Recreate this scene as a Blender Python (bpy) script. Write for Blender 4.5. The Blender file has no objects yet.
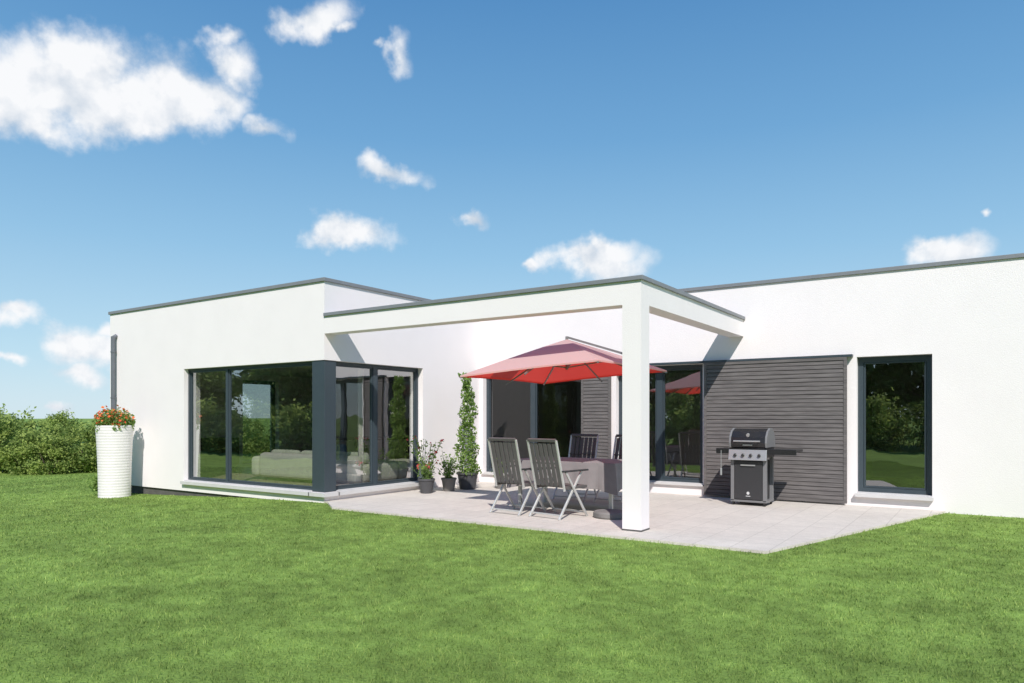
import bpy, bmesh, math, random
import numpy as np
from mathutils import Vector, Matrix, Euler
random.seed(4); rng=np.random.default_rng(7)
scene=bpy.context.scene
C=scene.collection

# ------------------------------------------------------------ materials
def newmat(name):
    m=bpy.data.materials.new(name); m.use_nodes=True
    nt=m.node_tree
    b=nt.nodes.get('Principled BSDF')
    return m,nt,b
def N(nt,t,**kw):
    n=nt.nodes.new(t)
    for k,v in kw.items(): setattr(n,k,v)
    return n
def simple(name,col,rough=.6,metal=0,noise=0.12,nscale=8,bump=0,bscale=60,bdist=.003,spec=.5):
    m,nt,b=newmat(name)
    b.inputs['Roughness'].default_value=rough; b.inputs['Metallic'].default_value=metal
    b.inputs['Specular IOR Level'].default_value=spec
    tc=N(nt,'ShaderNodeTexCoord')
    no=N(nt,'ShaderNodeTexNoise'); no.inputs['Scale'].default_value=nscale; no.inputs['Detail'].default_value=6
    nt.links.new(tc.outputs['Object'],no.inputs['Vector'])
    mr=N(nt,'ShaderNodeMapRange'); mr.inputs[1].default_value=.25; mr.inputs[2].default_value=.75
    mr.inputs[3].default_value=1-noise; mr.inputs[4].default_value=1+noise
    nt.links.new(no.outputs['Fac'],mr.inputs[0])
    mx=N(nt,'ShaderNodeMix',data_type='RGBA',blend_type='MULTIPLY'); mx.inputs[0].default_value=1
    mx.inputs[6].default_value=(*col,1); nt.links.new(mr.outputs[0],mx.inputs[7])
    nt.links.new(mx.outputs[2],b.inputs['Base Color'])
    if bump:
        n2=N(nt,'ShaderNodeTexNoise'); n2.inputs['Scale'].default_value=bscale; n2.inputs['Detail'].default_value=5
        nt.links.new(tc.outputs['Object'],n2.inputs['Vector'])
        bp=N(nt,'ShaderNodeBump'); bp.inputs['Strength'].default_value=bump; bp.inputs['Distance'].default_value=bdist
        nt.links.new(n2.outputs['Fac'],bp.inputs['Height']); nt.links.new(bp.outputs[0],b.inputs['Normal'])
    return m
M={}
M['stucco']=simple('white_render',(.85,.805,.80),.9,noise=.02,nscale=1.6,bump=.55,bscale=95,bdist=.006,spec=.2)
M['coping']=simple('grey_aluminium_coping',(.21,.22,.235),.45,noise=.06)
M['frame']=simple('anthracite_frame',(.045,.062,.075),.38,noise=.05)
M['plinth']=simple('dark_plinth',(.10,.095,.09),.9,noise=.2,bump=.4)
M['sill']=simple('pale_sill',(.6,.59,.58),.5,noise=.04)
M['pipe']=simple('zinc_pipe',(.16,.17,.19),.45,metal=.3)
M['roofmat']=simple('roof_membrane',(.2,.2,.2),.9)
M['iwall']=simple('interior_paint',(.6,.59,.56),.9,noise=.03)
M['ifloor']=simple('interior_floor',(.32,.26,.19),.5,noise=.2,nscale=3)
M['sofa']=simple('sofa_fabric',(.55,.53,.46),.95,noise=.05,bump=.3)
M['cushion']=simple('cushion_fabric',(.48,.50,.40),.95)
M['darkcushion']=simple('dark_cushion_fabric',(.05,.12,.19),.95)
M['curtain']=simple('curtain_fabric',(.55,.53,.5),.95)
M['alu']=simple('brushed_aluminium',(.6,.6,.58),.35,metal=.4,noise=.03)
M['parasolmetal']=simple('grey_parasol_metal',(.25,.25,.25),.4,metal=.3,noise=.03)
M['slatfabric']=simple('taupe_slat',(.105,.098,.094),.6,noise=.12)
M['plastic']=simple('dark_plastic',(.035,.035,.037),.45)
M['cloth']=simple('tablecloth_fabric',(.25,.23,.23),.95,noise=.08,bump=.3,bscale=300,bdist=.001)
M['enamel']=simple('black_enamel',(.02,.02,.022),.25,noise=.02)
M['steel']=simple('stainless_steel',(.5,.5,.5),.35,metal=.6,noise=.03)
M['bbqgrey']=simple('grey_enamel',(.04,.04,.043),.35,noise=.03)
M['bbqpanel']=simple('silver_grey_enamel',(.19,.19,.195),.4,noise=.03)
M['rubber']=simple('rubber',(.02,.02,.02),.8)
M['whitemark']=simple('white_mark',(.6,.6,.6),.5,noise=0)
M['stone']=simple('grey_stone',(.2,.19,.18),.9,noise=.2,bump=.6,bscale=30)
M['terracotta']=simple('dark_pot',(.07,.07,.075),.6)
M['greypot']=simple('grey_pot',(.16,.15,.14),.7,bump=.3)
M['whitepot']=simple('white_ceramic',(.80,.765,.755),.6,noise=.04,bump=.3,bscale=40,bdist=.006)
M['bark']=simple('bark',(.11,.085,.06),.95,noise=.3,bump=.8,bscale=20,bdist=.02)
M['greenstem']=simple('green_stem',(.10,.16,.05),.8)
M['wood']=simple('dark_wood',(.09,.06,.04),.5)

def slatmat():
    m,nt,b=newmat('grey_stained_timber')
    tc=N(nt,'ShaderNodeTexCoord'); mp=N(nt,'ShaderNodeMapping'); mp.inputs['Scale'].default_value=(1.2,14,14)
    no=N(nt,'ShaderNodeTexNoise'); no.inputs['Scale'].default_value=3; no.inputs['Detail'].default_value=8
    cr=N(nt,'ShaderNodeValToRGB'); cr.color_ramp.elements[0].position=.3; cr.color_ramp.elements[1].position=.75
    cr.color_ramp.elements[0].color=(.092,.084,.082,1); cr.color_ramp.elements[1].color=(.175,.16,.155,1)
    nt.links.new(tc.outputs['Object'],mp.inputs[0]); nt.links.new(mp.outputs[0],no.inputs['Vector'])
    nt.links.new(no.outputs['Fac'],cr.inputs[0]); nt.links.new(cr.outputs[0],b.inputs['Base Color'])
    b.inputs['Roughness'].default_value=.75
    return m
M['slat']=slatmat()

def glassmat(name,base,tint):
    m,nt,b=newmat(name); nt.nodes.remove(b)
    out=[n for n in nt.nodes if n.type=='OUTPUT_MATERIAL'][0]
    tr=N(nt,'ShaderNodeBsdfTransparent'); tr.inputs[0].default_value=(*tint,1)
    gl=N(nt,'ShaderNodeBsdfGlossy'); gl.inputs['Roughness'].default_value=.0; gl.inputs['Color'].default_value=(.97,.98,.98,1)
    lw=N(nt,'ShaderNodeLayerWeight'); lw.inputs['Blend'].default_value=.5
    pw=N(nt,'ShaderNodeMath',operation='POWER'); pw.inputs[1].default_value=3.2; nt.links.new(lw.outputs['Facing'],pw.inputs[0])
    ma=N(nt,'ShaderNodeMath',operation='MULTIPLY_ADD'); ma.inputs[1].default_value=.7; ma.inputs[2].default_value=base; nt.links.new(pw.outputs[0],ma.inputs[0])
    tc=N(nt,'ShaderNodeTexCoord'); no=N(nt,'ShaderNodeTexNoise'); no.inputs['Scale'].default_value=1.3
    bp=N(nt,'ShaderNodeBump'); bp.inputs['Strength'].default_value=.25; bp.inputs['Distance'].default_value=.01
    nt.links.new(tc.outputs['Object'],no.inputs['Vector']); nt.links.new(no.outputs['Fac'],bp.inputs['Height'])
    nt.links.new(bp.outputs[0],gl.inputs['Normal'])
    mx=N(nt,'ShaderNodeMixShader')
    nt.links.new(ma.outputs[0],mx.inputs[0]); nt.links.new(tr.outputs[0],mx.inputs[1]); nt.links.new(gl.outputs[0],mx.inputs[2])
    nt.links.new(mx.outputs[0],out.inputs['Surface'])
    return m
M['glass']=glassmat('window_glass',.30,(.78,.82,.80))
M['livingglass']=glassmat('living_room_glass',.34,(.86,.89,.87))
M['farglass']=glassmat('tinted_end_glass',.15,(.55,.6,.58))
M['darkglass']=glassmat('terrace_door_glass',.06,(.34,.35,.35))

def leafmat(name,c0,c1,trans=.35,patch=None,rough=.6):
    m,nt,b=newmat(name); out=[n for n in nt.nodes if n.type=='OUTPUT_MATERIAL'][0]
    at=N(nt,'ShaderNodeAttribute',attribute_name='tint')
    mx=N(nt,'ShaderNodeMix',data_type='RGBA'); mx.inputs[6].default_value=(*c0,1); mx.inputs[7].default_value=(*c1,1)
    nt.links.new(at.outputs['Fac'],mx.inputs[0]); col=mx.outputs[2]
    if patch: col=patch(nt,col)
    nt.links.new(col,b.inputs['Base Color']); b.inputs['Roughness'].default_value=rough
    b.inputs['Specular IOR Level'].default_value=.25
    tl=N(nt,'ShaderNodeBsdfTranslucent'); nt.links.new(col,tl.inputs[0])
    ms=N(nt,'ShaderNodeMixShader'); ms.inputs[0].default_value=trans
    nt.links.new(b.outputs[0],ms.inputs[1]); nt.links.new(tl.outputs[0],ms.inputs[2]); nt.links.new(ms.outputs[0],out.inputs['Surface'])
    return m
def lawnpatch(nt,col):
    tc=N(nt,'ShaderNodeTexCoord')
    for sc,lo,hi,det in ((.3,.9,1.1,3),(1.3,.80,1.18,6),(6,.76,1.22,5)):
        no=N(nt,'ShaderNodeTexNoise'); no.inputs['Scale'].default_value=sc; no.inputs['Detail'].default_value=det
        nt.links.new(tc.outputs['Object'],no.inputs['Vector'])
        mr=N(nt,'ShaderNodeMapRange'); mr.inputs[1].default_value=.3; mr.inputs[2].default_value=.7; mr.inputs[3].default_value=lo; mr.inputs[4].default_value=hi
        nt.links.new(no.outputs['Fac'],mr.inputs[0])
        m2=N(nt,'ShaderNodeMix',data_type='RGBA',blend_type='MULTIPLY'); m2.inputs[0].default_value=1
        nt.links.new(col,m2.inputs[6]); nt.links.new(mr.outputs[0],m2.inputs[7]); col=m2.outputs[2]
    return col
M['blade']=leafmat('grass_blades',(.12,.215,.04),(.42,.54,.15),.4,lawnpatch)
M['leaf']=leafmat('tree_leaves',(.07,.13,.035),(.24,.33,.10),.5)
M['bushleaf']=leafmat('bush_leaves',(.11,.18,.04),(.46,.56,.15),.45)
M['potleaf']=leafmat('pot_leaves',(.10,.20,.04),(.34,.48,.13),.45)
M['redpetal']=leafmat('red_petals',(.75,.05,.06),(.85,.18,.2),.3)
M['orangepetal']=leafmat('orange_petals',(.7,.08,.03),(.8,.3,.1),.2)
M['whitepetal']=leafmat('white_petals',(.7,.68,.6),(.8,.8,.75),.2)
def lawnmat():
    m,nt,b=newmat('lawn_ground')
    rgb=N(nt,'ShaderNodeRGB'); rgb.outputs[0].default_value=(.19,.29,.065,1)
    col=lawnpatch(nt,rgb.outputs[0]); nt.links.new(col,b.inputs['Base Color']); b.inputs['Roughness'].default_value=1
    b.inputs['Specular IOR Level'].default_value=.1
    tc=N(nt,'ShaderNodeTexCoord'); no=N(nt,'ShaderNodeTexNoise'); no.inputs['Scale'].default_value=40; no.inputs['Detail'].default_value=4
    bp=N(nt,'ShaderNodeBump'); bp.inputs['Strength'].default_value=.6; bp.inputs['Distance'].default_value=.03
    nt.links.new(tc.outputs['Object'],no.inputs['Vector']); nt.links.new(no.outputs['Fac'],bp.inputs['Height']); nt.links.new(bp.outputs[0],b.inputs['Normal'])
    return m
M['lawn']=lawnmat()
def pavemat():
    m,nt,b=newmat('concrete_pavers')
    tc=N(nt,'ShaderNodeTexCoord')
    br=N(nt,'ShaderNodeTexBrick'); br.offset=.0; br.inputs['Scale'].default_value=1
    br.inputs['Brick Width'].default_value=.4; br.inputs['Row Height'].default_value=.4; br.inputs['Mortar Size'].default_value=.004
    br.inputs['Mortar Smooth'].default_value=.2; br.inputs['Bias'].default_value=0
    br.inputs['Color1'].default_value=(.60,.55,.49,1); br.inputs['Color2'].default_value=(.64,.59,.525,1); br.inputs['Mortar'].default_value=(.44,.40,.35,1)
    nt.links.new(tc.outputs['Object'],br.inputs['Vector'])
    col=br.outputs[0]
    for sc,lo,hi in ((1.2,.92,1.06),(9,.92,1.06),(60,.86,1.12)):
        no=N(nt,'ShaderNodeTexNoise'); no.inputs['Scale'].default_value=sc; no.inputs['Detail'].default_value=8; no.inputs['Roughness'].default_value=.65
        nt.links.new(tc.outputs['Object'],no.inputs['Vector'])
        mr=N(nt,'ShaderNodeMapRange'); mr.inputs[1].default_value=.3; mr.inputs[2].default_value=.7; mr.inputs[3].default_value=lo; mr.inputs[4].default_value=hi
        nt.links.new(no.outputs['Fac'],mr.inputs[0])
        m2=N(nt,'ShaderNodeMix',data_type='RGBA',blend_type='MULTIPLY'); m2.inputs[0].default_value=1
        nt.links.new(col,m2.inputs[6]); nt.links.new(mr.outputs[0],m2.inputs[7]); col=m2.outputs[2]
    nt.links.new(col,b.inputs['Base Color'])
    b.inputs['Roughness'].default_value=.85
    bp=N(nt,'ShaderNodeBump'); bp.inputs['Strength'].default_value=.4; bp.inputs['Distance'].default_value=.002; bp.invert=True
    nt.links.new(br.outputs['Fac'],bp.inputs['Height']); nt.links.new(bp.outputs[0],b.inputs['Normal'])
    return m
M['pave']=pavemat()
def fabric():
    m,nt,b=newmat('red_parasol_fabric'); out=[n for n in nt.nodes if n.type=='OUTPUT_MATERIAL'][0]
    b.inputs['Roughness'].default_value=.5
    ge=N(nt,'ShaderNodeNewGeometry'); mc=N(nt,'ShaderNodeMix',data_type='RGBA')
    mc.inputs[6].default_value=(.98,.74,.69,1); mc.inputs[7].default_value=(.97,.09,.06,1)  # outer side paler than the red underside: sun glare put into its colour
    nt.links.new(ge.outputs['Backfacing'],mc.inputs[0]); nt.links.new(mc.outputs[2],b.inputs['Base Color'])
    tl=N(nt,'ShaderNodeBsdfTranslucent'); tl.inputs[0].default_value=(1,.08,.06,1)
    ms=N(nt,'ShaderNodeMixShader'); ms.inputs[0].default_value=.48
    nt.links.new(b.outputs[0],ms.inputs[1]); nt.links.new(tl.outputs[0],ms.inputs[2]); nt.links.new(ms.outputs[0],out.inputs['Surface'])
    return m
M['fabric']=fabric()

# ------------------------------------------------------------ mesh builder
class MB:
    def __init__(s): s.v=[]; s.f=[]
    def quad(s,*p):
        i=len(s.v); s.v+= [tuple(q) for q in p]; s.f.append(tuple(range(i,i+len(p))))
    def hexa(s,p):
        i=len(s.v); s.v+=[tuple(q) for q in p]
        for f in ((3,2,1,0),(4,5,6,7),(0,1,5,4),(1,2,6,5),(2,3,7,6),(3,0,4,7)): s.f.append(tuple(i+k for k in f))
    def box(s,x0,x1,y0,y1,z0,z1):
        s.hexa([(x0,y0,z0),(x1,y0,z0),(x1,y1,z0),(x0,y1,z0),(x0,y0,z1),(x1,y0,z1),(x1,y1,z1),(x0,y1,z1)])
    def bar(s,p0,p1,w,d,up=(0,0,1)):
        p0=Vector(p0);p1=Vector(p1);t=(p1-p0).normalized(); u=Vector(up)
        if abs(t.dot(u))>.98: u=Vector((0,1,0))
        sd=t.cross(u).normalized(); u=sd.cross(t)
        a=sd*w/2; b=u*d/2
        s.hexa([p0-a-b,p0+a-b,p1+a-b,p1-a-b,p0-a+b,p0+a+b,p1+a+b,p1-a+b])
    def cyl(s,p0,p1,r0,r1=None,n=14,caps=True):
        r1=r0 if r1 is None else r1
        p0=Vector(p0);p1=Vector(p1);t=(p1-p0).normalized(); u=Vector((0,0,1)) if abs(t.z)<.9 else Vector((1,0,0))
        a=t.cross(u).normalized(); b=t.cross(a); i=len(s.v)
        for k in range(n):
            q=a*math.cos(2*math.pi*k/n)+b*math.sin(2*math.pi*k/n)
            s.v.append(tuple(p0+q*r0)); s.v.append(tuple(p1+q*r1))
        for k in range(n):
            j=(k+1)%n; s.f.append((i+2*k,i+2*j,i+2*j+1,i+2*k+1))
        if caps:
            s.f.append(tuple(i+2*k for k in range(n))[::-1]); s.f.append(tuple(i+2*k+1 for k in range(n)))
    def lathe(s,prof,n=32,c=(0,0)):
        i=len(s.v); m=len(prof)
        for k in range(n):
            a=2*math.pi*k/n
            for r,z in prof: s.v.append((c[0]+r*math.cos(a),c[1]+r*math.sin(a),z))
        for k in range(n):
            j=(k+1)%n
            for q in range(m-1): s.f.append((i+k*m+q,i+j*m+q,i+j*m+q+1,i+k*m+q+1))
def link(o): C.objects.link(o)
def thing(name,loc,label,cat,rz=0,group=None):
    e=bpy.data.objects.new(name,None); e.empty_display_size=.3; e.location=loc; e.rotation_euler=(0,0,rz)
    e['label']=label; e['category']=cat
    if group: e['group']=group
    link(e); return e
def part(name,mb,mat,parent=None,bevel=0,smooth=False,recalc=True,weld=False):
    me=bpy.data.meshes.new(name); me.from_pydata(mb.v,[],mb.f); me.materials.append(M[mat] if isinstance(mat,str) else mat)
    if recalc or weld:
        bm=bmesh.new(); bm.from_mesh(me)
        if weld: bmesh.ops.remove_doubles(bm,verts=bm.verts,dist=1e-4)
        bmesh.ops.recalc_face_normals(bm,faces=bm.faces); bm.to_mesh(me); bm.free()
    if smooth:
        for p in me.polygons: p.use_smooth=True
    o=bpy.data.objects.new(name,me); link(o)
    if parent: o.parent=parent
    if bevel:
        md=o.modifiers.new('bevel','BEVEL'); md.width=bevel; md.segments=3; md.limit_method='ANGLE'
    return o
def polymesh(name,V,mat,parent=None,tint=None,faces=None):
    n,k,_=V.shape
    me=bpy.data.meshes.new(name)
    me.vertices.add(n*k); me.vertices.foreach_set('co',V.astype(np.float32).ravel())
    if faces is None: faces=[tuple(range(k))]
    tot=sum(len(f) for f in faces)
    me.loops.add(n*tot); me.polygons.add(n*len(faces))
    pat=np.concatenate([np.array(f) for f in faces])
    li=(np.arange(n)[:,None]*k+pat[None,:]).ravel().astype(np.int32)
    me.loops.foreach_set('vertex_index',li)
    st=[];a=0
    for f in faces: st.append(a); a+=len(f)
    ls=(np.arange(n)[:,None]*tot+np.array(st)[None,:]).ravel().astype(np.int32)
    me.polygons.foreach_set('loop_start',ls)
    me.update(calc_edges=True)
    if tint is not None:
        at=me.attributes.new('tint','FLOAT','POINT'); at.data.foreach_set('value',np.repeat(tint,k).astype(np.float32))
    me.materials.append(M[mat]); me.validate()
    o=bpy.data.objects.new(name,me); link(o)
    if parent: o.parent=parent
    return o
def leaves(cent,size,up=.3,aspect=.55):
    n=len(cent)
    d=rng.normal(size=(n,3)); d/=np.linalg.norm(d,axis=1)[:,None]
    u=rng.normal(size=(n,3)); u-= (u*d).sum(1)[:,None]*d; u/=np.linalg.norm(u,axis=1)[:,None]
    s=size*rng.uniform(.6,1.3,size=(n,1))
    V=np.stack([cent-d*s*.5,cent+u*s*aspect*.5,cent+d*s*.5,cent-u*s*aspect*.5],1)
    return V

# ------------------------------------------------------------ ground
def sst(t): t=np.clip(t,0,1); return t*t*(3-2*t)
def gz(x,y):
    x=np.asarray(x,float)
    return -.03-.21*sst((-5.5-x)/7.1)-.3*sst((-12-x)/12)
xs=np.unique(np.concatenate([np.arange(-60,30.1,1.0),[-900,-500,-250,-150,-100,-80,40,60,100,200,500,900]]))
ys=np.unique(np.concatenate([np.arange(-40,40.1,2.0),[-900,-400,-150,-80,-60,60,80,150,400,900]]))
mb=MB()
nx,ny=len(xs),len(ys)
for y in ys:
    for x in xs: mb.v.append((x,y,float(gz(x,y))))
for j in range(ny-1):
    for i in range(nx-1): a=j*nx+i; mb.f.append((a,a+1,a+nx+1,a+nx))
g=part('lawn',mb,'lawn',smooth=True); g['kind']='structure'

PAT=[(-5.55,-.02),(-4.95,-.46),(1.58,-.42),(2.97,4.32),(-5.64,4.32),(-5.64,-.02)]
mb=MB()
n=len(PAT)
mb.quad(*[(x,y,0) for x,y in PAT])
for i in range(n):
    a=PAT[i];b=PAT[(i+1)%n]; mb.quad((*a,-.12),(*b,-.12),(*b,0),(*a,0))
p=part('patio',mb,'pave'); p['kind']='structure'

# grass blades
CAM=(3.52,-8.04,1.4)
nb=480000
ang=rng.uniform(-.95,.95,nb); e=.4
d=(rng.uniform(2.4**e,30**e,nb))**(1/e)
fw=np.array([-.5585,.8295]); rt=np.array([.8295,.5585])
X=CAM[0]+d*(fw[0]*np.cos(ang)+rt[0]*np.sin(ang)); Y=CAM[1]+d*(fw[1]*np.cos(ang)+rt[1]*np.sin(ang))
def inpoly(x,y,P):
    r=np.zeros(len(x),bool); n=len(P)
    for i in range(n):
        x0,y0=P[i];x1,y1=P[(i+1)%n]
        c=((y0>y)!=(y1>y))&(x<(x1-x0)*(y-y0)/((y1-y0)+1e-12)+x0); r^=c
    return r
keep=~inpoly(X,Y,PAT)&~((X>-12.6)&(X<-5.6)&(Y>-.03))&~((X>-5.7)&(Y>4.32))
X=X[keep];Y=Y[keep];d=d[keep];nb=len(X)
Z=gz(X,Y)-.003
w=.0036*(d/4)**.85*rng.uniform(.7,1.3,nb)
# tufts: height follows a cheap lattice noise so the sward is uneven
def vnoise(x,y,s,seed):
    r2=np.random.default_rng(seed); G=r2.uniform(0,1,(256,256)); x=x*s+1000; y=y*s+1000
    xi=np.floor(x).astype(int); yi=np.floor(y).astype(int); fx=x-xi; fy=y-yi; fx=fx*fx*(3-2*fx); fy=fy*fy*(3-2*fy)
    g=lambda i,j: G[i%256,j%256]
    return (g(xi,yi)*(1-fx)+g(xi+1,yi)*fx)*(1-fy)+(g(xi,yi+1)*(1-fx)+g(xi+1,yi+1)*fx)*fy
cl=.5*vnoise(X,Y,5,1)+.5*vnoise(X,Y,14,2)
h=rng.uniform(.011,.03,nb)*(.6+.95*cl)
th=rng.uniform(0,2*np.pi,nb); lean=rng.uniform(.1,1.2,nb)*h; ph=rng.uniform(0,2*np.pi,nb)
bx=np.stack([np.cos(th)*w/2,np.sin(th)*w/2,0*w],1); b0=np.stack([X,Y,Z],1)
mid=b0+np.stack([np.cos(ph)*lean*.3,np.sin(ph)*lean*.3,h*.6],1); tip=b0+np.stack([np.cos(ph)*lean,np.sin(ph)*lean,h],1)
V=np.stack([b0-bx,b0+bx,mid+bx*.8,mid-bx*.8,tip],1)
tint=np.clip(rng.beta(1.4,1.4,nb)+.35*(cl-.5),0,1)
gr=polymesh('grass',V,'blade',None,tint,[(0,1,2,3),(3,2,4)]); gr['kind']='stuff'

# ------------------------------------------------------------ house
house=thing('house',(0,0,0),'modern white rendered bungalow with flat roof, anthracite windows and pergola','house')
H=3.655
def wallgrid(u0,u1,z0,z1,T,ops,fn,name,mat='stucco'):
    us=sorted(set([u0,u1]+[v for o in ops for v in o[:2]])); zs=sorted(set([z0,z1]+[v for o in ops for v in o[2:]]))
    def solid(i,j):
        if i<0 or j<0 or i>=len(us)-1 or j>=len(zs)-1: return False
        uc=(us[i]+us[i+1])/2; zc=(zs[j]+zs[j+1])/2
        return not any(o[0]<uc<o[1] and o[2]<zc<o[3] for o in ops)
    mb=MB()
    for i in range(len(us)-1):
        for j in range(len(zs)-1):
            if not solid(i,j): continue
            a,b,c,d_=us[i],us[i+1],zs[j],zs[j+1]
            for w_ in (0,T): mb.quad(fn(a,w_,c),fn(b,w_,c),fn(b,w_,d_),fn(a,w_,d_))
            if not solid(i-1,j): mb.quad(fn(a,0,c),fn(a,T,c),fn(a,T,d_),fn(a,0,d_))
            if not solid(i+1,j): mb.quad(fn(b,0,c),fn(b,T,c),fn(b,T,d_),fn(b,0,d_))
            if not solid(i,j-1): mb.quad(fn(a,0,c),fn(b,0,c),fn(b,T,c),fn(a,T,c))
            if not solid(i,j+1): mb.quad(fn(a,0,d_),fn(b,0,d_),fn(b,T,d_),fn(a,T,d_))
    return part(name,mb,mat,house,weld=True)
XL,XC,YW,XR,YB=-12.58,-5.65,4.33,9.0,9.3
WL,WR=-9.73,XC
front=lambda Y0:(lambda u,w,z:(u,Y0+w,z))
wallgrid(XL,XC,-.06,H,.35,[(WL,XC,.14,2.35)],front(0),'wall')
wallgrid(.35,YW+.35,-.06,H,.35,[(.35,2.47,.14,2.35)],lambda u,w,z:(XC-w,u,z),'wall')
wallgrid(XC,XR,-.3,H,.35,[(-5.56,-3.15,.2,2.35),(-2.41,-.72,.2,2.35),(1.77,2.80,.2,2.35)],front(YW),'wall')
mb=MB(); mb.box(XL,XR,YB-.35,YB,-.3,H); part('wall',mb,'stucco',house)
endw=lambda u,w,z:(XL+w,u,z)
wallgrid(.35,YB-.35,-.3,H,.35,[(3.1,4.2,.2,2.35)],endw,'wall')
mb=MB(); mb.box(XR-.35,XR,YW+.35,YB-.35,-.3,H); part('wall',mb,'stucco',house)
mb=MB(); mb.box(XL+.04,XC-.04,.04,.3,-.5,-.06); mb.box(XC-.3,XC-.04,.3,YW,-.5,-.06); part('plinth',mb,'plinth',house)
o=.03; z0,z1=H,H+.062
mb=MB()
mb.box(XL-o,XC+o,-o,.38,z0,z1)
mb.box(XC-.38,XC+o,.38,YW+.38,z0,z1)
mb.box(XC+o,XR+o,YW-o,YW+.38,z0,z1)
mb.box(XL-o,XL+.38,.38,YB+o,z0,z1); mb.box(XL+.38,XR+o,YB-.38,YB+o,z0,z1); mb.box(XR-.38,XR+o,YW+.38,YB-.38,z0,z1)
part('coping',mb,'coping',house,bevel=.006)
mb=MB(); mb.box(XL+.35,XC-.35,.35,YB-.35,3.3,3.42); mb.box(XC-.35,XR-.35,YW+.35,YB-.35,3.3,3.42); part('roof',mb,'roofmat',house)
mb=MB(); mb.box(XL+.35,XC-.35,.35,YB-.35,-.1,.12); mb.box(XC-.35,XR-.35,YW+.35,YB-.35,-.1,.12); part('floor',mb,'ifloor',house)
mb=MB(); mb.box(XL+.35,XC-.35,.35,YB-.35,2.5,2.6); mb.box(XC-.35,XR-.35,YW+.35,YB-.35,2.5,2.6); part('ceiling',mb,'iwall',house)
for bx_ in ((-.55,-.4,YW+.36,YB-.46,.12,2.5),(1.3,1.42,YW+.36,YB-.46,.12,2.5),(4.6,4.72,YW+.36,YB-.46,.12,2.5),(XL+.36,XR-.36,YB-.45,YB-.36,.12,2.5)):
    mb=MB(); mb.box(*bx_); part('interior_wall',mb,'iwall',house)

def window(u0,u1,z0,z1,fn,mull,rec=.12,f=.065,sill=True,silh=.03,name='window',silout=.05,gm='glass'):
    mb=MB()
    def bx(a,b,w0,w1,c,d_):
        P=[fn(a,w0,c),fn(b,w0,c),fn(b,w1,c),fn(a,w1,c),fn(a,w0,d_),fn(b,w0,d_),fn(b,w1,d_),fn(a,w1,d_)]; mb.hexa(P)
    bx(u0,u0+f,rec,rec+.08,z0,z1); bx(u1-f,u1,rec,rec+.08,z0,z1)
    bx(u0+f,u1-f,rec,rec+.08,z1-f,z1); bx(u0+f,u1-f,rec,rec+.08,z0,z0+f)
    edges=[u0+f]
    for mu,mw in mull:
        bx(mu-mw/2,mu+mw/2,rec,rec+.08,z0+f,z1-f); edges+= [mu-mw/2,mu+mw/2]
    edges.append(u1-f); s=.028
    panes=[(edges[i],edges[i+1]) for i in range(0,len(edges),2)]
    for a,b in panes:
        bx(a+.004,a+s,rec+.015,rec+.07,z0+f+.004,z1-f-.004); bx(b-s,b-.004,rec+.015,rec+.07,z0+f+.004,z1-f-.004)
        bx(a+s,b-s,rec+.015,rec+.07,z1-f-s,z1-f-.004); bx(a+s,b-s,rec+.015,rec+.07,z0+f+.004,z0+f+s)
    wn=part(name,mb,'frame',house,recalc=True)
    mb=MB()
    for a,b in panes:
        mb.quad(fn(a+s,rec+.04,z0+f+s),fn(b-s,rec+.04,z0+f+s),fn(b-s,rec+.04,z1-f-s),fn(a+s,rec+.04,z1-f-s))
    part('glass',mb,gm,wn,recalc=False)
    if sill:
        mb=MB()
        a,b=u0-.02,u1+.02; w0,w1=-silout,rec; c,d_=z0-silh-.004,z0-.004
        mb.hexa([fn(a,w0,c),fn(b,w0,c),fn(b,0-.002,c),fn(a,0-.002,c),fn(a,w0,d_),fn(b,w0,d_),fn(b,-.002,d_),fn(a,-.002,d_)])
        a,b=u0+.003,u1-.003
        mb.hexa([fn(a,-.002,z0+.001),fn(b,-.002,z0+.001),fn(b,w1,z0+.001),fn(a,w1,z0+.001),fn(a,-.002,z0+.012),fn(b,-.002,z0+.012),fn(b,w1,z0+.012),fn(a,w1,z0+.012)])
        part('sill',mb,'sill',wn)
    return wn
window(WL,-5.97,.14,2.35,front(0),[(-8.46,.06)],silout=.07,silh=.06,gm='livingglass',f=.045,rec=.09)
window(.27,2.47,.14,2.35,lambda u,w,z:(XC-w,u,z),[(1.30,.10)],silout=.07,silh=.06,gm='livingglass',f=.05)
window(3.1,4.2,.2,2.35,endw,[],gm='farglass')
mb=MB(); mb.box(-5.97,-5.665,.015,.27,.145,2.345); part('corner_post',mb,'frame',house,bevel=.004)
mb=MB(); mb.box(-5.97,-5.58,-.07,-.003,.075,.136); mb.box(-5.648,-5.58,-.003,.27,.075,.136); part('sill',mb,'sill',house)
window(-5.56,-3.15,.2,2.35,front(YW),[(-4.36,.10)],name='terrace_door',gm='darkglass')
window(-2.41,-.72,.2,2.35,front(YW),[(-1.58,.12)],name='terrace_door')
window(1.77,2.80,.2,2.35,front(YW),[],silout=.09,silh=.05,f=.08)
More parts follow.
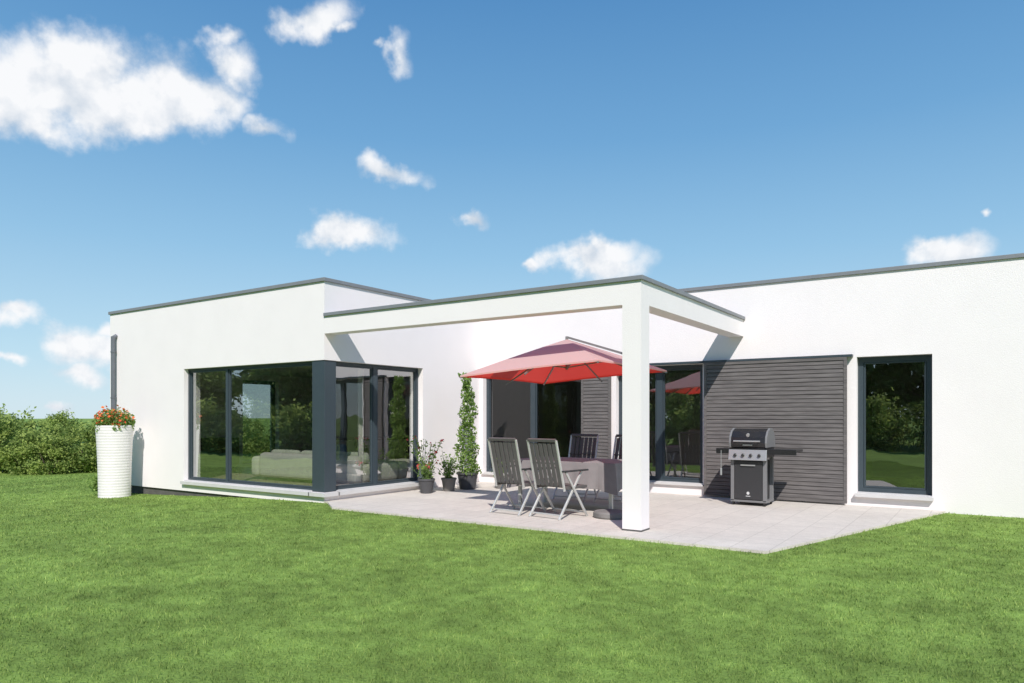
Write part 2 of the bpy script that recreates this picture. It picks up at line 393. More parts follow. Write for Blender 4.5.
def slats(x0,x1,z0,z1,y,name,n):
    mb=MB(); fr=.045
    mb.box(x0,x0+fr,y,y+.05,z0,z1); mb.box(x1-fr,x1,y,y+.05,z0,z1)
    mb.box(x0+fr,x1-fr,y,y+.05,z1-fr,z1); mb.box(x0+fr,x1-fr,y,y+.05,z0,z0+fr)
    hh=(z1-z0-2*fr)/n
    for i in range(n):
        a=z0+fr+i*hh; j_=random.uniform(-.0015,.0015)
        mb.hexa([(x0+fr,y+.006+j_,a+.005),(x1-fr,y+.006+j_,a+.005),(x1-fr,y+.026,a+.005),(x0+fr,y+.026,a+.005),
                 (x0+fr,y+.014+j_,a+hh-.004),(x1-fr,y+.014+j_,a+hh-.004),(x1-fr,y+.036,a+hh-.004),(x0+fr,y+.036,a+hh-.004)])
    mb.box(x0+fr,x1-fr,y+.046,y+.052,z0+fr,z1-fr)
    return part(name,mb,'slat',house)
slats(-.66,1.64,.03,2.35,YW-.11,'slatted_shutter',33)
slats(-3.13,-2.5,.2,2.35,YW-.07,'slatted_shutter',31)
mb=MB(); mb.box(-3.2,1.72,YW-.11,YW-.003,2.354,2.39); part('shutter_rail',mb,'frame',house)

# pergola
BB=2.785; BT=3.07; PW=.25
mb=MB(); mb.box(XC+.002,0,0,PW,BB,BT); mb.box(-PW,0,PW,YW-.002,BB,BT); mb.box(-PW,0,0,PW,-.1,BB)
perg=part('pergola',mb,'stucco',house)
mb=MB(); mb.box(XC+.003,.03,-.03,PW+.03,BT,BT+.055); mb.box(-PW-.03,.03,PW+.03,YW-.003,BT,BT+.055)
part('coping',mb,'coping',perg,bevel=.006)
mb=MB(); mb.box(-PW-.004,.004,-.004,PW+.004,-.1,.02); part('post_base',mb,'plinth',perg)
mb=MB(); px_=-12.3
mb.cyl((px_,-.075,-.3),(px_,-.075,3.15),.045)
for zz in (.7,1.8,2.8): mb.cyl((px_,-.075,zz),(px_,-.075,zz+.03),.052); mb.box(px_-.01,px_+.01,-.04,-.002,zz,zz+.03)
mb.cyl((px_,-.075,3.12),(px_,-.003,3.17),.045)
part('downpipe',mb,'pipe',house)

# ------------------------------------------------------------ furniture inside
sofa=thing('sofa',(-7.25,1.3,.12),'large pale fabric corner sofa standing in the living room','sofa')
mb=MB(); mb.box(-1.6,1.2,0,.95,.06,.40); part('seat',mb,'sofa',sofa,bevel=.08)
mb=MB(); mb.box(-1.6,1.2,-.24,-.005,.06,.56); part('backrest',mb,'sofa',sofa,bevel=.09)
mb=MB(); mb.box(-1.86,-1.61,-.24,.95,.06,.48); part('armrest',mb,'sofa',sofa,bevel=.09)
for i_,cx in enumerate((-1.12,-.2,.72)):
    mb=MB(); mb.box(cx-.44,cx+.44,.0,.22,.40,.62); part('cushion',mb,'cushion',sofa,bevel=.09)
mb=MB(); mb.box(.3,1.2,.96,1.9,.06,.40); part('chaise',mb,'sofa',sofa,bevel=.08)
mb=MB(); mb.box(-.2,.3,.3,.42,.41,.74); part('cushion',mb,'darkcushion',sofa,bevel=.05)
sb=thing('sideboard',(-11.9,1.7,.12),'low dark wooden sideboard against the living room wall','sideboard')
mb=MB(); mb.box(-.25,.25,-.9,.9,.12,.78); part('cabinet',mb,'wood',sb,bevel=.01)
for yy in (-.45,.45):
    mb=MB(); mb.box(.252,.268,yy-.43,yy+.43,.15,.75); part('door',mb,'wood',sb,bevel=.004)
mb=MB(); mb.box(-.2,.2,-.85,.85,0,.12); part('base',mb,'plastic',sb)
def curtain(x0,y0,x1,y1,lab):
    c=thing('curtain',(x0,y0,.13),lab,'curtain'); mb=MB(); n=60
    dx,dy=x1-x0,y1-y0; L_=math.hypot(dx,dy); nx_,ny_=-dy/L_,dx/L_
    for i in range(n+1):
        t=i/n; w_=.035*math.sin(t*L_*2*math.pi/.13)
        for z in (0,2.33): mb.v.append((dx*t+nx_*w_,dy*t+ny_*w_,z))
    for i in range(n): mb.f.append((2*i,2*i+2,2*i+3,2*i+1))
    part('cloth',mb,'curtain',c,smooth=True,recalc=False)
    mb=MB(); mb.cyl((-.03*dx/L_,0,2.345),(dx,dy,2.345),.012); part('rail',mb,'alu',c)
curtain(-6.15,1.24,-6.15,1.40,'pale curtain gathered beside the corner window')
it=thing('dining_table',(-9.6,5.0,.12),'dark wooden dining table inside the living room','table')
mb=MB(); mb.box(-.5,.5,-1,1,.71,.75); part('tabletop',mb,'wood',it)
for sx in (-1,1):
    for sy in (-1,1):
        mb=MB(); mb.box(sx*.42-.03,sx*.42+.03,sy*.9-.03,sy*.9+.03,0,.71); part('leg',mb,'wood',it)

# ------------------------------------------------------------ chairs
def build_chair():
    parts=[]
    mb=MB()
    for i in range(6):
        y=-.17+i*.078; mb.box(-.235,.235,y,y+.06,.425,.443)
    for sx in (-1,1): mb.box(sx*.252-.016,sx*.252+.016,-.2,.31,.40,.44)
    parts.append(('seat',mb,'slatfabric'))
    mb=MB(); b0=Vector((0,-.2,.44)); b1=Vector((0,-.37,1.08)); t=(b1-b0)
    for i in range(6):
        x=-.2+i*.08; mb.bar((x,b0.y,b0.z),(x,(b0+t*.94).y,(b0+t*.94).z),.062,.014,(0,1,0))
    parts.append(('backrest',mb,'slatfabric'))
    for sx in (-1,1):
        mb=MB(); mb.bar((sx*.256,-.185,.38),(sx*.256,b1.y,b1.z),.026,.028,(0,1,0)); parts.append(('upright',mb,'alu'))
    mb=MB(); mb.bar((-.25,b1.y,b1.z),(.25,b1.y,b1.z),.04,.04,(0,-.35,1)); parts.append(('top_rail',mb,'slatfabric'))
    mb=MB(); q=b0+t*.5; mb.bar((-.24,q.y+.012,q.z),(.24,q.y+.012,q.z),.02,.02); parts.append(('back_rail',mb,'slatfabric'))
    for sx in (-1,1):
        mb=MB(); mb.box(sx*.29-.026,sx*.29+.026,-.26,.28,.645,.668); parts.append(('armrest',mb,'plastic'))
    for sx in (-1,1):
        mb=MB(); mb.bar((sx*.29,.28,0),(sx*.29,-.2,.645),.022,.034,(0,1,0)); parts.append(('leg',mb,'alu'))
        mb=MB(); mb.bar((sx*.266,-.32,0),(sx*.266,.18,.645),.022,.034,(0,1,0)); parts.append(('leg',mb,'alu'))
    mb=MB(); mb.bar((-.29,.25,.06),(.29,.25,.06),.03,.02); parts.append(('crossbar',mb,'alu'))
    mb=MB(); mb.bar((-.266,-.28,.06),(.266,-.28,.06),.03,.02); parts.append(('crossbar',mb,'alu'))
    return parts
lab=['taupe slatted folding chair with aluminium legs, backrest away from table','taupe slatted high-back folding chair pulled up to the covered table',
     'slatted folding chair on the far side of the covered table','slatted folding chair beside the mast at the covered table']
cp=[(-2.24,.68,-.10),(-1.53,.64,-.16),(-2.35,2.62,math.pi+.05),(-1.55,2.62,math.pi-.08)]
proto=[]
for k,(x,y,r) in enumerate(cp):
    e=thing('garden_chair',(x,y,0),lab[k],'chair',r,'folding chairs around the patio table')
    if k==0:
        for nm,mb,mt in build_chair(): proto.append(part(nm,mb,mt,e,bevel=.004))
    else:
        for p0 in proto:
            c=p0.copy(); c.parent=e; link(c)

# table
tb=thing('patio_table',(-1.78,1.6,0),'patio table covered with a dark taupe cloth','table')
tx,ty=.88,.48
mb=MB(); mb.box(-tx+.02,tx-.02,-ty+.02,ty-.02,.70,.735); part('tabletop',mb,'alu',tb)
for sx in (-1,1):
    for sy in (-1,1):
        mb=MB(); mb.box(sx*.78-.025,sx*.78+.025,sy*.38-.025,sy*.38+.025,0,.70); part('leg',mb,'alu',tb,bevel=.004)
mb=MB()
NS=200; ring=[]
for k in range(NS):
    t=k/NS*4; s=int(t); f=t-s
    x,y={0:(-tx+2*tx*f,-ty),1:(tx,-ty+2*ty*f),2:(tx-2*tx*f,ty),3:(-tx,ty-2*ty*f)}[s]
    nxy={0:(0,-1),1:(1,0),2:(0,1),3:(-1,0)}[s]
    cb=max(0,1-min(f,1-f)*7)
    L=math.hypot(x,y); dx,dy=x/L,y/L
    nn=(nxy[0]*(1-cb)+dx*cb,nxy[1]*(1-cb)+dy*cb); ring.append((x,y,nn,cb,k))
lev=[(0,.742),(.006,.735),(.012,.70),(.02,.62),(.028,.52),(.034,.43),(.036,.36)]
for li,(off,z) in enumerate(lev):
    for x,y,nn,cb,k in ring:
        wav=(math.sin(k*.55)+.5*math.sin(k*1.13+1))*.012*(li/6)**1.2
        q=off+wav+cb*off*.9
        mb.v.append((x+nn[0]*q,y+nn[1]*q,z-(cb*.07*(li/6) if li>2 else 0)))
for li in range(len(lev)-1):
    for k in range(NS):
        j=(k+1)%NS; mb.f.append((li*NS+k,li*NS+j,(li+1)*NS+j,(li+1)*NS+k))
mb.f.append(tuple(range(NS)))
part('tablecloth',mb,'cloth',tb,smooth=False)

# ------------------------------------------------------------ parasol
cx,cy=-1.67,1.12
par=thing('parasol',(-.50,1.12,0),'red square cantilever parasol spread over the patio table','parasol')
ox=cx+.50
apex=Vector((ox,0,2.55))
hx,hy=1.10,1.15
cor=[Vector((ox-hx,-hy,1.99)),Vector((ox+hx,-hy,2.12)),Vector((ox+hx,hy,2.11)),Vector((ox-hx,hy,1.98))]
mb=MB(); n=10
for k in range(4):
    a=cor[k];b=cor[(k+1)%4]; base=len(mb.v)
    for i in range(n+1):
        s=i/n
        for j in range(n+1):
            t=j/n
            p=a.lerp(b,t); q=apex.lerp(p,s); q.z+=.008*math.sin(math.pi*s)+.012*math.sin(math.pi*t)*s
            q.x+= (ox-q.x)*.03*math.sin(math.pi*t)*s; q.y+=(0-q.y)*.03*math.sin(math.pi*t)*s
            mb.v.append(tuple(q))
    for i in range(n):
        for j in range(n):
            w0=base+i*(n+1)+j; mb.f.append((w0,w0+n+1,w0+n+2,w0+1))
    base2=len(mb.v)
    for j in range(n+1):
        v=mb.v[base+n*(n+1)+j]; mb.v.append(v); mb.v.append((v[0],v[1],v[2]-.022))
    for j in range(n): mb.f.append((base2+2*j,base2+2*j+1,base2+2*j+3,base2+2*j+2))
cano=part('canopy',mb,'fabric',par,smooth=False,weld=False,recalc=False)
mb=MB()
for k in range(4):
    c=cor[k]; mb.bar(apex-Vector((0,0,.06)),c-Vector((0,0,.03)),.018,.025)
    mb.bar(apex-Vector((0,0,.42)),apex.lerp(c,.5)-Vector((0,0,.06)),.014,.02)
    m2=(cor[k]+cor[(k+1)%4])/2; mb.bar(apex-Vector((0,0,.06)),m2-Vector((0,0,.08)),.015,.02)
mb.cyl(apex-Vector((0,0,.45)),apex+Vector((0,0,.04)),.022)
part('rib',mb,'parasolmetal',par)
mb=MB(); mb.cyl((0,0,.04),(0,0,2.26),.03); part('mast',mb,'parasolmetal',par,smooth=False)
mb=MB(); mb.bar((0.03,0,2.2),apex+Vector((0,0,.03)),.025,.03); part('arm',mb,'parasolmetal',par)
mb=MB(); mb.bar((.06,.03,.02),(-.55,-.27,.02),.06,.04); mb.bar((-.25,.3,.021),(.12,-.2,.021),.06,.04)
mb.lathe([(0,.0),(.235,0),(.25,.02),(.25,.07),(.23,.09),(.06,.10),(0,.10)],30,(-.36,-.18))
part('base',mb,'stone',par,bevel=.005)

# ------------------------------------------------------------ barbecue
bb=thing('barbecue_grill',(.36,3.55,0),'black gas barbecue with closed lid and side shelves on the patio','barbecue')
bb.scale=(.93,1,1)
mb=MB(); prof=[(-.25,.92),(-.27,.99),(-.25,1.08),(-.17,1.17),(-.05,1.215),(.08,1.21),(.18,1.15),(.24,1.05),(.25,.92)]
def extr(mb,prof,x0,x1,sc0=1,sc1=1):
    i=len(mb.v); m=len(prof)
    for x in (x0,x1):
        for y,z in prof: mb.v.append((x,y,z))
    for k in range(m):
        j=(k+1)%m; mb.f.append((i+k,i+j,i+m+j,i+m+k))
    mb.f.append(tuple(i+k for k in range(m))[::-1]); mb.f.append(tuple(i+m+k for k in range(m)))
extr(mb,prof,-.285,.285)
part('lid',mb,'enamel',bb,bevel=.012)
for s in (-1,1):
    mb=MB(); extr(mb,[(y*1.03,(z-.92)*1.03+.92) for y,z in prof],s*.30-.016,s*.30+.016)
    part('lid_end',mb,'bbqpanel',bb,bevel=.005)
mb=MB(); mb.cyl((-.22,-.325,1.02),(.22,-.325,1.02),.012); mb.box(-.2,-.18,-.325,-.26,1.01,1.03); mb.box(.18,.2,-.325,-.26,1.01,1.03); part('lid_handle',mb,'steel',bb)
mb=MB(); mb.cyl((0,-.235,1.12),(0,-.262,1.11),.028,n=20); part('thermometer',mb,'steel',bb)
mb=MB(); mb.box(-.08,.08,-.284,-.268,.95,.97); part('badge',mb,'steel',bb)
mb=MB(); mb.box(-.305,.305,-.24,.24,.76,.915); part('firebox',mb,'enamel',bb,bevel=.01)
mb=MB(); mb.hexa([(-.315,-.31,.72),(.315,-.31,.72),(.315,-.245,.72),(-.315,-.245,.72),(-.315,-.275,.885),(.315,-.275,.885),(.315,-.245,.885),(-.315,-.245,.885)]); part('control_panel',mb,'steel',bb,bevel=.006)
for kx in (-.2,-.07,.06,.2):
    mb=MB(); mb.cyl((kx,-.29,.80),(kx,-.325,.795),.027,.024,18); part('knob',mb,'plastic',bb)
for s in (-1,1):
    a,b=(.32,.78) if s>0 else (-.54,-.32)
    mb=MB(); mb.box(a,b,-.24,.2,.855,.895); mb.box(a,b,-.265,-.243,.815,.90); part('side_shelf',mb,'enamel',bb,bevel=.006)
mb=MB()
for sx in (-1,1):
    for sy in (-1,1): mb.box(sx*.268-.03,sx*.268+.03,sy*.2-.03,sy*.2+.03,.07,.755)
mb.box(-.30,.30,-.23,.23,.055,.09); part('cart_frame',mb,'bbqpanel',bb,bevel=.004)
mb=MB(); mb.box(-.236,.236,-.225,.2,.092,.71); part('cabinet',mb,'plastic',bb,bevel=.006)
mb=MB(); mb.box(-.228,.228,-.243,-.227,.10,.70); part('cabinet_door',mb,'bbqgrey',bb,bevel=.004)
mb=MB(); mb.box(-.12,.12,-.265,-.245,.63,.65); part('door_handle',mb,'steel',bb)
mb=MB(); mb.cyl((.0,-.2435,.2),(.0,-.2465,.2),.024,n=24); part('emblem',mb,'whitemark',bb)
mb=MB(); mb.box(-.038,.038,-.2465,-.2435,.148,.158); part('emblem',mb,'whitemark',bb)
for sx in (-1,1):
    for sy in (-1,1):
        mb=MB(); mb.cyl((sx*.26-.012,sy*.19,.035),(sx*.26+.012,sy*.19,.035),.035,n=16); part('wheel',mb,'rubber',bb)
mb=MB(); mb.cyl((-.45,-.27,.87),(-.45,-.27,.47),.006); mb.cyl((-.45,-.27,.58),(-.45,-.27,.47),.018); part('grill_tool',mb,'steel',bb)

# ------------------------------------------------------------ plants in pots
def pot(r0,r1,h): return [(0,.0),(r0,.0),(r0*1.02,.01),(r1*.97,h*.85),(r1*1.06,h*.87),(r1*1.06,h),(r1*.95,h),(r1*.93,h*.93),(0,h*.93)]
def plant(name,loc,label,potprof,potmat,lf,fl=None,stems=None,ls=.05,fmat='redpetal'):
    e=thing(name,loc,label,'potted plant')
    mb=MB(); mb.lathe(potprof,28); part('pot',mb,potmat,e,smooth=False,weld=True,bevel=.004)
    if stems: part('stem',stems,'greenstem',e)
    polymesh('foliage',leaves(lf,ls),'potleaf',e,rng.uniform(0,1,len(lf)))
    if fl is not None: polymesh('flower',leaves(fl,.042,aspect=1),fmat,e,rng.uniform(0,1,len(fl)))
    return e
def stalks(ns,h0,h1,spread,mb,dens=26):
    pts=[]; tips=[]
    for i in range(ns):
        a=random.uniform(0,6.28); s=random.uniform(.2,1)*spread; h=random.uniform(h0,h1)
        p0=Vector((random.uniform(-.05,.05),random.uniform(-.05,.05),.22)); p1=Vector((math.cos(a)*s,math.sin(a)*s,h))
        mb.cyl(p0,p1,.005,.003,5); tips.append(p1)
        for k in range(int(dens*(h-.2)/.6)):
            t=random.uniform(.1,1); q=p0.lerp(p1,t); pts.append((q.x+random.gauss(0,.04),q.y+random.gauss(0,.04),q.z+random.gauss(0,.03)))
    return np.array(pts),tips
mb=MB(); pts,tips=stalks(24,.45,1.08,.38,mb,15)
fl=np.array([[t.x+random.gauss(0,.018),t.y+random.gauss(0,.018),t.z+random.gauss(0,.018)] for t in tips[::2] for _ in range(4)])
plant('potted_plant',(-5.07,1.9,0),'red flowering shrub in a dark round pot beside the window',pot(.1,.15,.27),'terracotta',pts,fl,mb,.065)
mb=MB(); pts,tips=stalks(24,.4,.78,.26,mb,20)
plant('potted_plant',(-4.97,2.43,0),'bushy green plant in a small grey pot',pot(.1,.14,.25),'greypot',pts,None,mb,.065)
nn=2700; zz=.3+1.95*rng.uniform(0,1,nn)**1.15; a=rng.uniform(0,2*np.pi,nn)
rad=(.20-.12*(zz-.3)/1.9+.025*np.sin(zz*9)+.035*np.sin(zz*17+a*2))*np.sqrt(rng.uniform(.1,1.4,nn))
pts=np.stack([np.cos(a)*rad+.025*np.sin(zz*5),np.sin(a)*rad,zz],1)
sel=rng.integers(0,nn,60); fl=pts[sel]*np.array([1.15,1.15,1])
mb=MB()
for k in range(3):
    q=k*2.1; mb.cyl((math.cos(q)*.12,math.sin(q)*.12,.25),(0,0,2.2),.008,.006,6)
plant('climbing_plant',(-4.9,2.92,0),'tall climbing plant trained up canes in a dark pot',pot(.15,.2,.33),'terracotta',pts,fl,mb,.065,'whitepetal')
mb=MB(); pts,tips=stalks(14,.35,.5,.18,mb)
plant('potted_plant',(-5.28,2.2,0),'small green plant in a dark pot against the wall',pot(.08,.11,.2),'terracotta',pts,None,mb,.05)
mb=MB(); pts,tips=stalks(14,.4,.6,.2,mb)
plant('potted_plant',(-4.45,3.4,0),'small leafy plant in a grey pot by the terrace door',pot(.1,.13,.24),'greypot',pts,None,mb,.05)

gzp=-.235
pl=thing('flower_planter',(-11.2,-.6,gzp),'tall ribbed white planter with red flowers beside the wall','planter')
prof=[(0,0),(.275,0)]
H1=1.46
for i in range(0,241):
    t=i/240; r=.292+.05*t-.012*math.sin(math.pi*t); prof.append((r+.0035*abs(math.sin(t*math.pi*26)),.005+t*H1))
prof+= [(.322,H1+.005),(.30,H1-.04),(0,H1-.04)]
mb=MB(); mb.lathe(prof,48); part('pot',mb,'whitepot',pl,smooth=True,weld=True)
nn=1500; a=rng.uniform(0,2*np.pi,nn); r=.36*np.sqrt(rng.uniform(0,1,nn)); z=H1+rng.uniform(-.08,.30,nn)*(1-.5*(r/.36)**2)+.07*np.sin(a*5)
pts=np.stack([np.cos(a)*r,np.sin(a)*r,z],1); polymesh('foliage',leaves(pts,.07),'potleaf',pl,rng.uniform(0,1,nn))
k=rng.integers(0,nn,240); f=pts[k]+np.array([0,-.02,.05]); polymesh('flower',leaves(f,.06,aspect=1),'orangepetal',pl,rng.uniform(0,1,240))
mb=MB()
for q in range(14):
    a_=random.uniform(0,6.28); mb.cyl((math.cos(a_)*.15,math.sin(a_)*.15,H1-.06),(math.cos(a_)*.3,math.sin(a_)*.3,H1+.22),.006,.004,5)
part('stem',mb,'greenstem',pl)

# ------------------------------------------------------------ bushes
def clumpcloud(nc,per,rx,ry,z0,z1,cs,shell=.55):
    out=[]
    for i in range(nc):
        a=random.uniform(0,6.28); v=random.uniform(-1,1); s=random.uniform(shell,1); q=math.sqrt(1-v*v)
        c=np.array([rx*s*q*math.cos(a),ry*s*q*math.sin(a),(z0+z1)/2+(z1-z0)/2*s*v])
        sc=cs*random.uniform(.5,1.4)
        p=rng.normal(size=(per,3))*sc*np.array([1,1,.8])
        out.append((c+p,np.full(per,random.uniform(-.35,.35))))
    P=np.concatenate([o[0] for o in out]); t=np.concatenate([o[1] for o in out])
    m=P[:,2]>.03
    return P[m],np.clip(rng.uniform(.2,.8,len(P))+t,0,1)[m]
bm_=[]
for k in range(3):
    P,t=clumpcloud(46,125,1.05,1.0,-.35,1.85,.16,.45)
    for q in range(8):
        a=random.uniform(0,6.28); r=random.uniform(0,.6); zt=random.uniform(1.6,2.2); m_=30
        tt=rng.uniform(0,1,m_); P=np.concatenate([P,np.stack([r*math.cos(a)+rng.normal(0,.06,m_),r*math.sin(a)+rng.normal(0,.06,m_),1.1+(zt-1.1)*tt],1)]); t=np.concatenate([t,rng.uniform(.5,1,m_)])
    bm_.append((P,t))
bushproto=[None]*3
def bush_stem():
    mb=MB()
    for i in range(7):
        a=random.uniform(0,6.28); mb.cyl((0,0,-.1),(math.cos(a)*.5,math.sin(a)*.5,random.uniform(.7,1.2)),.03,.012,6)
    return mb
def camxy(R,D): return (CAM[0]+rt[0]*R+fw[0]*D, CAM[1]+rt[1]*R+fw[1]*D)
k=0
spots=[(*camxy(R,D),s*.88) for R,D,s in [(-24,25,1.25),(-22,24.5,1.1),(-20,25,1.0),(-18.6,24.6,1.1),(-17.5,24.8,1.24),(-16.5,24.2,.88),(-15.6,24.0,.74),(-14.8,25,1.0),(-13.4,25,1.2),(-12.0,25.5,1.0),(-10.3,26,1.1),(-8.6,27,1.0),
              (-25,28,1.3),(-22.4,28.4,1.22),(-20.6,28,1.3),(-18.6,28.6,.95),(-17.2,28.5,1.02),(-15.4,28.4,1.15),(-13.2,28.6,1.0),(-11.2,29,1.1),(-9,29.5,1.2),(-7,30,1.1)]]
for R,s in zip(np.arange(-52,-14,2.7),[1.1,1.0,1.25,.95,1.1,1.3,1.0,1.2,.95,1.25,1.05,1.2,1.0,1.2,1.1,1.0]): spots.append((*camxy(float(R),54+1.5*math.sin(R)),s))
for x_,s_ in zip(np.arange(-38,13,2.9),[1.3,1.6,1.2,1.5,1.35,1.7,1.2,1.45,1.6,1.25,1.5,1.3,1.65,1.2,1.5,1.35,1.6,1.3]): spots.append((float(x_),-16.8-.7*math.sin(x_*2),s_))
for x,y,s in spots:
    e=thing('bush',(x,y,float(gz(x,y))),'dense green garden bush at the edge of the lawn','bush',random.uniform(0,6),'bushes along the lawn edge')
    e.scale=(s*1.08,s*1.08,s); i=k%3; k+=1
    if bushproto[i] is None:
        a_=polymesh('foliage',leaves(bm_[i][0],.12),'bushleaf',e,bm_[i][1]); b_=part('stem',bush_stem(),'bark',e); bushproto[i]=(a_,b_)
    else:
        for q in bushproto[i]:
            c=q.copy(); c.parent=e; link(c)
e=thing('shrub',(-11.85,-.62,float(gz(-11.85,-.62))),'low tufty green shrub beside the white planter','shrub')
P,t=clumpcloud(12,60,.12,.12,0,.45,.05,.3); polymesh('foliage',leaves(P,.06),'potleaf',e,t)

# ------------------------------------------------------------ garden trees (mirrored in the panes)
def tree_trunk(seed):
    random.seed(seed); mb=MB(); mb.cyl((0,0,-.2),(.05,.03,2.2),.2,.14,10); mb.cyl((.05,.03,2.2),(.1,.0,5.2),.14,.06,8)
    for i in range(9):
        a=random.uniform(0,6.28); z=random.uniform(1.8,4.2); L=random.uniform(1.3,2.3)
        mb.cyl((.06,.02,z),(math.cos(a)*L,math.sin(a)*L,z+L*.7),.07,.02,6)
    return mb
tp=[]
for k in range(2):
    P,t=clumpcloud(85,110,2.7,2.6,.8,7.6,.42,.4); tp.append((P,t))
tproto=[None,None]; k=0
for x,y,s in [(-58,-24,1.1),(-52,-20,.9),(-46,-23,1.15),(-41,-19,.9),(-36,-23,1.1),(-31,-20,.9),(-26.5,-23,1.15),(-22,-20,.9),(-17,-24,1.1),(-12,-21,.95),(-9,-25,1.3),(-5.5,-22,1.0),(-2,-25,1.35),(1,-22,1.0),(4,-25,1.3),(8,-23,1.0),(12,-26,1.3),(17,-24,1.1)]:
    e=thing('tree',(x,y,float(gz(x,y))),'broad leafy green tree bordering the garden','tree',k*1.3,'trees bordering the garden'); e.scale=(s,s,s*.95)
    i=k%2; k+=1
    if tproto[i] is None:
        a_=polymesh('crown',leaves(tp[i][0],.30),'leaf',e,tp[i][1]); b_=part('trunk',tree_trunk(i),'bark',e); tproto[i]=(a_,b_)
    else:
        for q in tproto[i]:
            c=q.copy(); c.parent=e; link(c)

# ------------------------------------------------------------ light, sky
ray=Vector((-.62,.85,-1.0)).normalized()
sd=bpy.data.lights.new('sun','SUN'); sd.energy=4.8; sd.angle=math.radians(.5); sd.color=(1,.948,.905)
so=bpy.data.objects.new('sun',sd); so.rotation_euler=ray.to_track_quat('-Z','Y').to_euler(); so.location=(10,-20,20); link(so)
w_=bpy.data.worlds.new('World'); scene.world=w_; w_.use_nodes=True; nt=w_.node_tree
ST=.12
bg=nt.nodes['Background']; bg.inputs[1].default_value=ST
sky=N(nt,'ShaderNodeTexSky',sky_type='NISHITA'); sky.sun_disc=False; sky.sun_elevation=math.asin(-ray.z); sky.sun_rotation=math.atan2(.62,-.85)
sky.air_density=1.0; sky.dust_density=.4; sky.ozone_density=3.0
tc=N(nt,'ShaderNodeTexCoord')
def dirn(px,py):
    r=(px-512)/710; z=(417-py)/710
    return Vector((rt[0]*r+fw[0],rt[1]*r+fw[1],z)).normalized()
L=nt.links
def vm(op,a,b=None,val=None):
    n=N(nt,'ShaderNodeVectorMath',operation=op); L.new(a,n.inputs[0])
    if b is not None: L.new(b,n.inputs[1])
    if val is not None: n.inputs[1].default_value=val
    return n
def mt(op,a,b):
    n=N(nt,'ShaderNodeMath',operation=op)
    for i,q in enumerate((a,b)):
        if isinstance(q,(int,float)): n.inputs[i].default_value=q
        else: L.new(q,n.inputs[i])
    return n.outputs[0]
def noise(vec,sc,det=8,rough=.55):
    n=N(nt,'ShaderNodeTexNoise'); n.inputs['Scale'].default_value=sc; n.inputs['Detail'].default_value=det; n.inputs['Roughness'].default_value=rough
    L.new(vec,n.inputs['Vector']); return n
P=tc.outputs['Generated']
nd=noise(P,10,5,.55); d1=vm('SUBTRACT',nd.outputs['Color'],val=(.5,.5,.5)); d2=vm('SCALE',d1.outputs[0]); d2.inputs['Scale'].default_value=.085
PD=vm('ADD',P,d2.outputs[0]).outputs[0]
clouds=[(55,92,85,42,1),(85,60,60,34,1),(150,102,75,34,1),(200,96,48,26,.9),(238,66,28,26,.8),(20,80,40,48,1),(232,40,20,14,.6),
 (308,16,48,20,.8),(345,30,16,12,.5),(395,66,20,30,.6),(372,52,14,10,.4),(388,171,38,13,.8),(350,234,46,15,1),(472,222,24,11,.8),(268,124,30,16,.68),
 (535,268,12,8,.75),(595,264,46,22,1),(610,250,24,16,1),(945,252,44,14,1),(935,246,20,10,1),(985,215,9,7,.5),
 (15,321,26,13,.9),(85,350,44,18,1),(75,375,34,12,.8),(12,366,22,8,.75),(52,408,26,7,.7),(105,330,16,9,.8)]
cur=None
for px,py,hw,hh,wt in clouds:
    c=dirn(px,py); r_=dirn(px+hw,py)-c; u_=dirn(px,py-hh)-c
    fwd=c; ax=r_.normalized(); az=ax.cross(fwd).normalized(); ax=fwd.cross(az).normalized()
    Mx=Matrix((ax,fwd,az)).transposed()
    if Mx.determinant()<0: Mx=Matrix((-ax,fwd,az)).transposed()
    mp=N(nt,'ShaderNodeMapping',vector_type='TEXTURE'); mp.inputs['Location'].default_value=c
    mp.inputs['Rotation'].default_value=Mx.to_euler(); mp.inputs['Scale'].default_value=(r_.length*1.3,.5,u_.length*1.35)
    L.new(PD,mp.inputs[0]); ln=vm('LENGTH',mp.outputs[0])
    v=mt('SUBTRACT',wt,ln.outputs['Value'])
    v=mt('MAXIMUM',v,-1.5)
    cur=v if cur is None else mt('MAXIMUM',cur,v)
f1=noise(P,20,9,.55); f2=vm('ADD',P,val=(.014,-.008,.022)); f2n=noise(f2.outputs[0],20,6,.5)
dens=mt('ADD',mt('MULTIPLY',cur,1.5),mt('MULTIPLY',mt('SUBTRACT',f1.outputs['Fac'],.5),2.4))
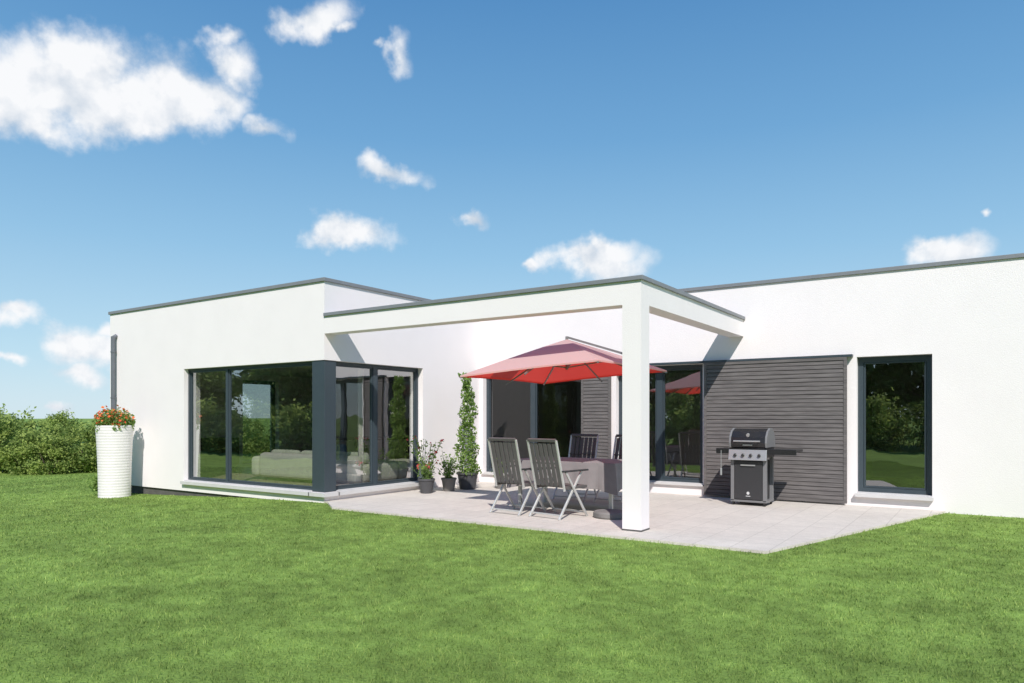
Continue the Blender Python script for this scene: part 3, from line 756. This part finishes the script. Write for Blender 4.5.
mr=N(nt,'ShaderNodeMapRange',interpolation_type='SMOOTHSTEP'); mr.inputs[1].default_value=-.12; mr.inputs[2].default_value=.95; L.new(dens,mr.inputs[0])
alpha=mt('MULTIPLY',mr.outputs[0],.97)
rel=mt('MULTIPLY',mt('SUBTRACT',f1.outputs['Fac'],f2n.outputs['Fac']),2.8)  # pseudo light: bright and grey cloud sides painted from shifted noise
br=mt('ADD',rel,.76)
cc=N(nt,'ShaderNodeMix',data_type='RGBA'); cc.inputs[6].default_value=(.58/ST,.66/ST,.76/ST,1); cc.inputs[7].default_value=(.97/ST,.975/ST,.99/ST,1); L.new(br,cc.inputs[0])
sx=N(nt,'ShaderNodeSeparateXYZ'); L.new(P,sx.inputs[0])
rp=N(nt,'ShaderNodeValToRGB'); L.new(sx.outputs['Z'],rp.inputs[0])
els=rp.color_ramp.elements; els[0].position=0; els[0].color=(.64,.80,.90,1); els[1].position=1; els[1].color=(.03,.13,.42,1)
for ps,cl in ((.08,(.50,.73,.88,1)),(.22,(.30,.56,.80,1)),(.36,(.165,.40,.69,1)),(.52,(.088,.275,.57,1))):
    q=els.new(ps); q.color=cl
sc=vm('SCALE',rp.outputs[0]); sc.inputs['Scale'].default_value=1/ST
tn=N(nt,'ShaderNodeMix',data_type='RGBA'); tn.inputs[0].default_value=.88; L.new(sky.outputs[0],tn.inputs[6]); L.new(sc.outputs[0],tn.inputs[7])
mx=N(nt,'ShaderNodeMix',data_type='RGBA'); L.new(alpha,mx.inputs[0]); L.new(tn.outputs[2],mx.inputs[6]); L.new(cc.outputs[2],mx.inputs[7])
L.new(mx.outputs[2],bg.inputs[0])

# ------------------------------------------------------------ camera
cd=bpy.data.cameras.new('camera'); cd.sensor_width=36; cd.lens=24.96; cd.shift_y=.0737; cd.clip_end=3000; cd.clip_start=.05
co=bpy.data.objects.new('camera',cd); co.location=CAM; co.rotation_euler=(math.pi/2,0,math.atan2(.5585,.8295)); link(co)
scene.camera=co
scene.view_settings.view_transform='Standard'; scene.view_settings.look='None'; scene.view_settings.exposure=0
